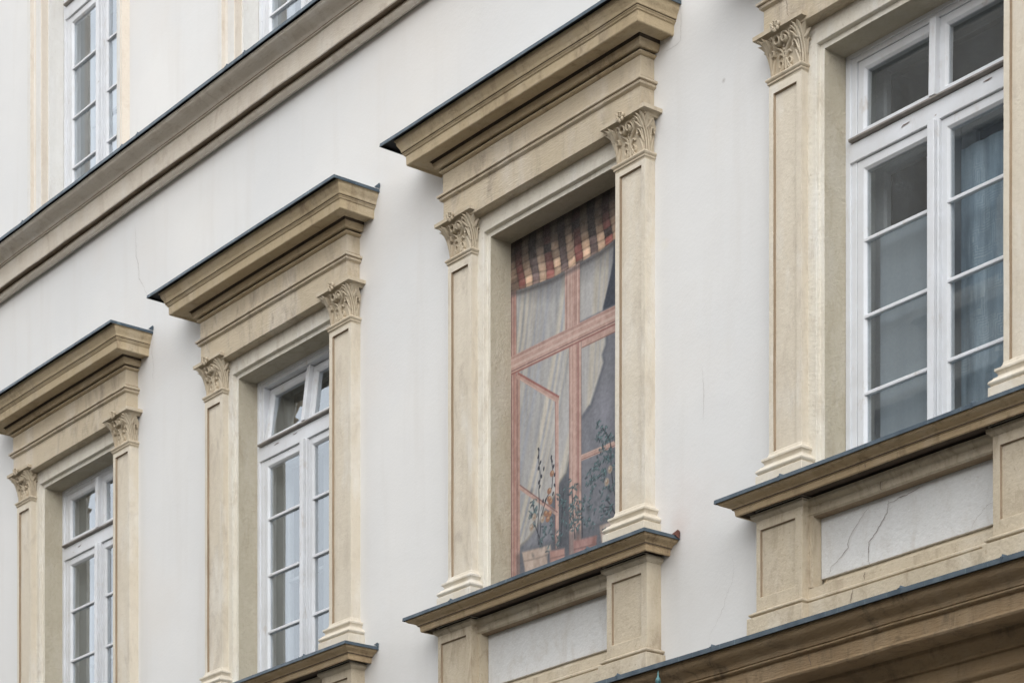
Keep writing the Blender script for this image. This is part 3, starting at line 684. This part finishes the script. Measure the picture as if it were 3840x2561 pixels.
    vboard(-.084, .072, 6.35, 6.80, ((-.066, DK, .002), (-.050, LT, .006), (-.015, LT, .003), (.020, DK, .003), (.034, DK, .002), (.046, LT, .004), (.068, DK, .002)))
    hboard(-.664, .664, 6.245, 6.372, ((6.360, DK, .002), (6.342, LT, .003), (6.302, LT, .010), (6.270, DK, .003), (6.262, LT, .002), (6.250, (130, 76, 72), .005)))
    vboard(-.041, .087, 4.6, 6.245, ((-.036, DK, .002), (-.019, LT, .004), (.016, (194, 160, 148), .012), (.042, DK, .003), (.052, (150, 92, 84), .004), (.061, DK, .003), (.074, LT, .004), (.085, (110, 84, 66), .002)))
    put(rect(.09, .664, 6.205, 6.245), P(.02)); put(rect(.09, .664, 6.198, 6.206) * .8, (130, 90, 82))
    hboard(.083, .664, 5.462, 5.502, ((5.470, DK, .002), (5.497, LT, .003)))
    # open leaf drawn in perspective
    put(line([(-.585, 6.222), (-.165, 5.938)], .020), P(-.02)); put(line([(-.585, 6.236), (-.15, 5.952)], .007) * .8, (138, 78, 72)); put(line([(-.585, 6.205), (-.175, 5.927)], .004) * .7, LT)
    put(rect(-.606, -.566, 4.6, 6.22), P(-.05)); put(rect(-.600, -.592, 4.6, 6.2, .002) * .8, DK); put(rect(-.572, -.566, 4.6, 6.2, .002) * .7, (196, 150, 128))
    put(rect(-.182, -.150, 4.95, 5.94), P(.03)); put(rect(-.187, -.181, 4.95, 5.93, .002) * .8, (140, 90, 82)); put(rect(-.154, -.150, 4.95, 5.93, .002) * .6, LT)
    put(line([(-.566, 5.462), (-.164, 5.180)], .015), P()); put(line([(-.566, 5.475), (-.164, 5.190)], .004) * .8, DK)
    # striped blind
    low = np.interp(X, [-.663, -.525, -.365, -.208, -.084, .069, .175, .28, .42, .664], [6.816, 6.793, 6.777, 6.761, 6.764, 6.767, 6.77, 6.773, 6.797, 6.83])
    bl = np.clip((Z - low) / .006 + .5, 0, 1); q = (Z - low) / (7.15 - low)
    sag = low - 6.766 + .012 * np.sin(X * 11); wx = X + .035 * (1 - q) * np.sin(Z * 9) + .022 * (vnoise(6, 6, 2) - .5)
    band = (wx + .69) / .076; bi = np.floor(band).astype(int); bf = band - bi
    rows_ = (Z - sag * (1 - q)) / .056 + .35 * (vnoise(4, 4, 2) - .5); ri = np.floor(rows_).astype(int); rf = rows_ - ri
    hsh = np.abs(np.sin((bi * 12.99 + ri * 78.23)) * 43758.5) % 1.; hs2 = np.abs(np.sin((bi * 39.4 + ri * 11.13)) * 9631.7) % 1.
    cream_c = np.array([188, 156, 130]) / 255. * (.72 + .4 * hsh)[..., None]; red_c = np.array([128, 74, 68]) / 255. * (.65 + .45 * hs2)[..., None]; dk_c = np.array([92, 76, 74]) / 255. * (.55 + .6 * hsh)[..., None]
    odd = (bi % 2 == 1)[..., None]; isd = ((bi % 4 == 3) | (hs2 > .8))[..., None]
    bc = np.where(odd, np.where(isd, dk_c, red_c), cream_c)
    pil_ = np.clip(1 - ((bf - .5) / .56) ** 4 - ((rf - .5) / .54) ** 4, 0, 1)         # each fold of cloth is a small painted cushion
    bc = bc * (.52 + .52 * pil_ ** .7)[..., None]; bc = bc + (.05 * (rf > .55) * pil_)[..., None]
    bc = bc * (1.22 - .95 * np.clip((q - .10) / .62, 0, 1) ** .9)[..., None]                 # pigment is darker toward the rolled top of the blind
    bc = bc + ((vnoise(34, 34, 3) - .5) * .14 + (vnoise(8, 8, 2) - .5) * .12)[..., None]
    put(bl, np.clip(bc, .04, 1)); put(np.clip(1 - np.abs(Z - low - .012) / .012, 0, 1) * .4, (176, 146, 124)); put(np.clip(1 - np.abs(Z - low + .02) / .03, 0, 1) * .6, (54, 50, 52))
    put(rect(-.664, -.58, 6.8, 6.9, .03) * .55, (44, 34, 30))
    # pots
    def pot(pts, c, rim):
        put(poly(pts, .008), np.clip((np.asarray(c) / 255.) * np.ones(X.shape + (3,)) + ((vnoise(18, 10, 3) - .5) * .22)[..., None], 0, 1)); put(line(rim, .006) * .6, tuple(int(v * .72) for v in c))
    put(rect(-.60, .44, 4.6, 5.02, .04) * .45, (58, 60, 66))
    pot([(-.542, 5.015), (-.236, 4.99), (-.232, 4.955), (-.265, 4.935), (-.29, 4.6), (-.46, 4.6), (-.508, 4.87), (-.525, 4.949)], (184, 164, 150), [(-.52, 4.949), (-.38, 4.935), (-.265, 4.932)])
    pot([(-.244, 4.952), (-.088, 4.932), (-.086, 4.89), (-.10, 4.6), (-.22, 4.6)], (164, 126, 116), [(-.24, 4.90), (-.16, 4.893), (-.09, 4.888)])
    pot([(.004, 4.957), (.246, 4.936), (.24, 4.885), (.205, 4.6), (.04, 4.6)], (150, 112, 106), [(.01, 4.90), (.13, 4.89), (.24, 4.882)])
    pot([(.271, 4.991), (.60, 4.985), (.58, 4.6), (.31, 4.6), (.295, 4.87)], (166, 148, 138), [(.275, 4.94), (.44, 4.93), (.6, 4.93)])
    for _ in range(60):
        bx_, bz_ = rng.normal(-.02, .20), rng.normal(5.10, .12); put(blob(bx_, bz_, rng.uniform(.02, .05), rng.uniform(.012, .03), rng.uniform(-1.5, 1.5), .8) * .35, (58, 66, 72))
    # plants
    G1, G2, G3 = (46, 56, 64), (66, 86, 90), (104, 146, 148)
    stems = [[(-.366, 5.026), (-.372, 5.161), (-.355, 5.277), (-.36, 5.392), (-.343, 5.472), (-.36, 5.576), (-.363, 5.668)], [(-.355, 5.023), (-.332, 5.215), (-.276, 5.314), (-.22, 5.369), (-.209, 5.465), (-.22, 5.531), (-.227, 5.575)],
             [(.44, 5.10), (.429, 5.145), (.408, 5.205), (.398, 5.276), (.387, 5.361), (.387, 5.47), (.372, 5.528), (.324, 5.589), (.292, 5.633)], [(.429, 5.023), (.398, 5.085), (.356, 5.127)], [(.424, 5.038), (.377, 5.084), (.319, 5.102)], [(.10, 4.96), (.09, 5.12), (.12, 5.21)], [(.02, 4.97), (.0, 5.15), (-.01, 5.32)], [(-.13, 4.96), (-.12, 5.1), (-.10, 5.3)], [(-.33, 5.02), (-.40, 5.16), (-.42, 5.31)]]
    for s_ in stems: put(line(s_, .0045, .004) * .85, (40, 44, 52))
    leaves = [(.25, 5.425), (.271, 5.385), (.324, 5.473), (.382, 5.451), (.292, 5.331), (.26, 5.312), (.324, 5.309), (.196, 5.302), (.324, 5.214), (.142, 5.351), (.218, 5.255), (.335, 5.539), (.382, 5.546), (.292, 5.619), (.329, 5.608), (.398, 5.412), (.356, 5.226), (.27, 5.56), (.41, 5.34), (.36, 5.39),
              (.121, 5.204), (.175, 5.129), (.099, 5.134), (.164, 5.055), (.11, 5.069), (.056, 5.207), (.012, 5.239), (-.01, 5.314), (-.098, 5.316), (-.092, 5.231), (-.098, 5.163), (-.01, 5.155), (.012, 5.094), (-.032, 5.132), (-.12, 5.022), (-.22, 5.039), (-.287, 5.105), (-.231, 5.105), (-.31, 5.075), (-.076, 5.088), (.045, 5.03), (-.40, 5.239), (-.389, 5.272), (-.423, 5.309), (.31, 5.10), (.36, 5.13), (.34, 5.06)]
    more = [(bx_ + rng.normal(0, .05), bz_ + rng.normal(0, .05)) for bx_, bz_ in leaves for _ in range(2)]
    for lx_, lz in leaves + more:
        for k in range(3):
            a = rng.uniform(-1.4, 1.4); ox, oz = rng.uniform(-.02, .02, 2)
            put(blob(lx_ + ox, lz + oz, rng.uniform(.014, .024), rng.uniform(.006, .009), a) * .75, G1 if k == 0 else G2)
        a = rng.uniform(-1.4, 1.4); put(blob(lx_ + .006, lz + .006, .014, .0035, a) * .65, G3)
    for lx_, lz in [(-.363, 5.661), (-.366, 5.613), (-.343, 5.568), (-.364, 5.534), (-.307, 5.516), (-.332, 5.473), (-.351, 5.407), (-.315, 5.303), (-.287, 5.302), (-.227, 5.571), (-.203, 5.505), (-.192, 5.446), (-.192, 5.376), (-.209, 5.324), (-.221, 5.545), (-.36, 5.44)]:
        put(blob(lx_, lz, .009, .017, rng.uniform(-.7, .7)), (36, 40, 52))
    for fx, fz in [(-.237, 5.279), (-.265, 5.17), (-.248, 5.352), (-.22, 5.461), (-.287, 5.211), (-.245, 5.20), (-.25, 5.30)]:
        put(blob(fx, fz, .026, .024), (142, 100, 78)); put(blob(fx + .006, fz + .008, .012, .010), (176, 142, 112))
    for fx, fz in [(-.44, 5.157), (-.321, 5.184), (.377, 5.329), (.345, 5.256), (-.41, 5.22)]:
        put(blob(fx, fz, .026, .03), (158, 146, 132)); put(blob(fx + .004, fz, .014, .016), (150, 124, 104)); put(blob(fx - .004, fz + .008, .008, .008), (184, 176, 166))
    # weathered surface
    C[:] = C + ((vnoise(70, 70, 2) - .5) * .07)[..., None]; fade = vnoise(2.5, 2.5, 3)
    C[:] = C * .93 + .07 * np.array([.60, .585, .565]); C[:] = C * (1 - .12 * fade[..., None]) + .12 * fade[..., None] * .55
    Cl = np.where(C <= .04045, C / 12.92, ((np.clip(C, 0, 1) + .055) / 1.055) ** 2.4) * 1.04
    me = bpy.data.meshes.new('painted_window')
    V = np.stack([X, np.full(X.shape, .177), Z + ZO], -1).reshape(-1, 3)
    i = np.arange(nz - 1)[:, None] * nx + np.arange(nx - 1)[None]; F = np.stack([i, i + 1, i + nx + 1, i + nx], -1).reshape(-1, 4)
    me.vertices.add(len(V)); me.vertices.foreach_set('co', V.astype('f').ravel())
    me.loops.add(F.size); me.loops.foreach_set('vertex_index', F.astype('i').ravel())
    me.polygons.add(len(F)); me.polygons.foreach_set('loop_start', np.arange(0, F.size, 4, dtype='i')); me.polygons.foreach_set('loop_total', np.full(len(F), 4, dtype='i'))
    me.update(calc_edges=True)
    at = me.color_attributes.new('pigment', 'FLOAT_COLOR', 'POINT'); at.data.foreach_set('color', np.concatenate([np.clip(Cl, 0, 1), np.ones(X.shape + (1,))], -1).astype('f').ravel())
    k = N('mural_paint'); a = k.n('ShaderNodeAttribute', attribute_name='pigment')
    fine = k.noise(120., 3, .6); c = k.mix(k.ramp(fine, .3, .7, 0, .16), a.outputs['Color'], (.25, .24, .23))
    nrm = k.bump(k.noise(40., 5, .6), .35, .003); k.bsdf(c, .85, nrm, spec=.2)
    me.materials.append(k.m)
    o = bpy.data.objects.new('painted_window', me); col.objects.link(o); o.parent = building; o.location = (W[3] - BX, 0, 0)
    tag(o, 'blind window painted with striped blind, pink frame, curtains and potted plants')
    return o
make_mural()

# ------------------------------------------------------------------ cracks and marks in the plaster
def crack(name, pts, y, width, mat, label=None):
    m = MB(); pts = [Vector((x - BX, 0, z)) for x, z in pts]; fine = []
    for a, b in zip(pts[:-1], pts[1:]):
        n = max(2, int((b - a).length / .015))
        for i in range(n): fine.append(a.lerp(b, i / n) + Vector((mnoise.noise(a.lerp(b, i / n) * 40) * .011, 0, mnoise.noise(a.lerp(b, i / n) * 40 + Vector((9, 9, 9))) * .011)))
    fine.append(pts[-1]); L = len(fine) - 1
    for i in range(L):
        a, b = fine[i], fine[i + 1]; d = (b - a); d = d.normalized() if d.length else Vector((0, 0, 1)); pz = Vector((d.z, 0, -d.x))
        def hw_(j): return width * (.25 + .75 * math.sin(math.pi * (j + .6) / (L + 1.2))) * (.6 + .8 * abs(mnoise.noise(fine[j] * 25)))
        m.face([(q.x, y, q.z) for q in (a - pz * hw_(i), a + pz * hw_(i), b + pz * hw_(i + 1), b - pz * hw_(i + 1))])
    o = m.build(name, mat, building, smooth=0)
    return o
ya = .0035
crack('crack', [(-9.40, 4.423), (-9.411, 4.36), (-9.462, 4.307), (-9.518, 4.247), (-9.55, 4.229), (-9.554, 4.148), (-9.558, 4.124), (-9.535, 4.09)], ya, .0026, 'crack')
crack('crack', [(-9.55, 4.424), (-9.598, 4.391), (-9.661, 4.332), (-9.707, 4.276), (-9.713, 4.236), (-9.782, 4.186), (-9.841, 4.157), (-9.86, 4.12)], ya, .0017, 'crack')
crack('crack', [(-9.406, 4.404), (-9.339, 4.414), (-9.251, 4.423), (-9.164, 4.436)], ya, .002, 'crack')
crack('crack', [(-8.648, 4.221), (-8.699, 4.203), (-8.761, 4.155), (-8.802, 4.11)], ya, .0009, 'crack')
crack('crack', [(-9.51, 4.04), (-9.522, 4.02), (-9.517, 3.995)], -.069, .003, 'crack')
crack('crack', [(-9.564, 3.945), (-9.581, 3.868)], -.113, .003, 'crack')
crack('crack', [(-9.386, 4.512), (-9.395, 4.49), (-9.386, 4.468)], -.0685, .003, 'crack')
crack('crack', [(-9.369, 4.584), (-9.376, 4.57), (-9.372, 4.553)], -.2125, .003, 'crack')
crack('crack', [(-9.70, 3.582), (-9.69, 3.545), (-9.676, 3.52), (-9.672, 3.50)], -.3285, .0034, 'crack')
crack('crack', [(-10.089, 7.468), (-10.078, 7.43), (-10.084, 7.40), (-10.067, 7.36)], -.1175, .0022, 'crack')
for pts, wd in (([(-17.909, 8.90), (-17.892, 8.64), (-17.855, 8.553), (-17.842, 8.439), (-17.695, 8.244)], .0024), ([(-10.668, 4.422), (-10.649, 4.355), (-10.662, 4.261), (-10.713, 4.202), (-10.733, 4.136), (-10.804, 4.045), (-10.863, 3.987), (-10.87, 3.9)], .0008),
                ([(-17.614, 7.866), (-17.633, 7.762), (-17.609, 7.694), (-17.614, 7.501)], .002), ([(-11.122, 7.9), (-11.122, 7.69), (-11.164, 7.671), (-11.26, 7.676)], .0016), ([(-13.6, 7.72), (-13.56, 7.63), (-13.53, 7.56), (-13.52, 7.42)], .0018), ([(-10.93, 5.63), (-10.915, 5.5), (-10.92, 5.3)], .0016)):
    crack('crack', pts, -.0018, wd, 'fine_crack')
def chip(pts3, mat='crack'):
    m = MB(); m.face(pts3); return m.build('chip', mat, building, smooth=0)
for X_, z_ in ((-9.42, 6.575), (-8.82, 6.588), (-15.98, 6.588), (-15.72, 6.592), (-19.2, 6.578)):
    x = X_ - BX; crack('paint_chip', [(X_ - .035, z_ - .004), (X_, z_ + .002), (X_ + .03, z_ + .004)], YW - .0075, .0042, 'crack')
# red lead paint left where the sill sheet of the painted window meets the wall
m = MB(); m.plate([(-11.195 - BX, -.012, 4.675), (-11.128 - BX, -.012, 4.640), (-11.126 - BX, -.012, 4.680), (-11.142 - BX, -.012, 4.690)], (0, .005, 0)); m.plate([(-11.128 - BX, -.012, 4.63), (-11.128 - BX, -.05, 4.648), (-11.128 - BX, -.012, 4.676)], (.004, 0, 0))
m.build('flashing_tab', 'rust', building, smooth=0)

# ------------------------------------------------------------------ lantern on a bracket, its finial just in the picture
LX, LY, LZ = -9.975, -1.2, 3.404
lantern = bpy.data.objects.new('wall_lantern', None); col.objects.link(lantern); lantern.location = (LX, LY, LZ - 1.0 + ZO)
tag(lantern, 'verdigris green spiked finial of a street lantern at the bottom edge of the picture', 'lantern')
m = MB(); m.lathe([(.001, 1.0), (.0035, .985), (.006, .962), (.012, .955), (.015, .945), (.016, .936), (.012, .930), (.017, .927), (.033, .917), (.036, .905), (.028, .893), (.016, .885), (.02, .87), (.03, .855)], n=14)
m.build('finial', 'patina', lantern, zo=0, smooth=50)
m = MB(); m.lathe([(.03, .858), (.06, .82), (.17, .72), (.18, .70), (.175, .695)], n=6); m.build('hood', 'patina', lantern, zo=0, smooth=20)
m = MB()
for k in range(6):
    a = k * math.pi / 3; m.tube([(.165 * math.cos(a), .165 * math.sin(a), .70), (.10 * math.cos(a), .10 * math.sin(a), .25)], .008)
m.lathe([(.11, .25), (.11, .22), (.04, .17), (.0, .12)], n=6)
m.build('cage', 'patina', lantern, zo=0, smooth=20)
m = MB(); m.lathe([(.158, .70), (.094, .25)], n=6); m.build('pane', 'lamp_glass', lantern, zo=0, smooth=0)
m = MB(); m.tube([(0, 0, .14), (0, 0, .02), (0, .1, -.05), (0, .5, -.12), (0, .9, -.30), (0, 1.2, -.55)], .018, 8); m.box(-.05, .05, 1.16, 1.2, -.75, -.35); m.build('bracket', 'patina', lantern, zo=0, smooth=50)

# ------------------------------------------------------------------ street and the house across it (seen only as bounce light and reflections), plus an added light-blocking house
m = MB(); m.face([(-400, -400, 0), (400, -400, 0), (400, 400, 0), (-400, 400, 0)]); tag(m.build('street', 'asphalt', None, smooth=0, zo=0), kind='structure')
m = MB(); m.box(-200, 200, -2.4, -.001, -.2, .13); tag(m.build('pavement', 'slab', None, smooth=0, zo=0, bevel=.01), kind='structure')
opp = bpy.data.objects.new('house', None); col.objects.link(opp); opp.location = (-24, -15, 0)
tag(opp, 'grey beige house across the street, outside the picture and mirrored in the dusty panes', 'house')
m = MB(); m.box(-7, 7, -9, 0, 0, 21.5); m.build('wall', 'opp', opp, smooth=0, zo=0)
m = MB()
for z in (5.0, 9.4, 14.0, 20.6): m.box(-7.1, 7.1, -.1, .35, z, z + .4)
m.build('string_course', 'opp_trim', opp, smooth=0, zo=0)
m = MB(); m.strip([[(x, y, z) for y, z in ((.5, 21.5), (-4.5, 24.0), (-9.5, 21.5))] for x in (-7.4, 7.4)]); m.build('roof', 'roof_tile', opp, smooth=0, zo=0)
pw = None
for zz_ in (1.2, 6.2, 10.6, 15.2):
    for i in range(4):
        xx = -5.1 + i * 3.4
        if pw is None:
            m = MB(); ring(m, -.75, .75, 0, 2.4, .14, 0, .12); m.box(-.9, .9, -.02, .2, -.14, -.002); m.box(-.9, .9, -.02, .22, 2.402, 2.6); pw = m.build('window', 'opp_trim', opp, smooth=0, zo=0)
            m = MB(); m.box(-.62, .62, .01, .04, .13, 2.28); m.build('pane', 'dark_glass', pw, smooth=0, zo=0); pw.location = (xx, .0, zz_)
        else: copy_part(pw, opp, (xx, .0, zz_))
blocker_house = bpy.data.objects.new('house', None); col.objects.link(blocker_house); blocker_house.location = (-1.5, -15.2, 0)  # made-up second house, added to block low light from the lower facade
tag(blocker_house, 'made-up lower brown grey house across the street to the right, unseen, added to block low light', 'house')
m = MB(); m.box(-15.2, 15.2, -9, 0, 0, 9.6); m.build('wall', 'opp', blocker_house, smooth=0, zo=0)
m = MB(); m.box(-15.3, 15.3, -.1, .3, 8.9, 9.5); m.box(-15.3, 15.3, -.1, .2, 5.0, 5.3); m.build('string_course', 'opp_trim', blocker_house, smooth=0, zo=0)
m = MB(); m.strip([[(x, y, z) for y, z in ((.5, 9.6), (-4.5, 11.0), (-9.5, 9.6))] for x in (-15.6, 15.6)]); m.build('roof', 'roof_tile', blocker_house, smooth=0, zo=0)
for zz_ in (1.4, 5.8):
    for i in range(8): copy_part(pw, blocker_house, (-12.6 + i * 3.6, .0, zz_))
scene.cycles.max_bounces = 10; scene.cycles.transparent_max_bounces = 16
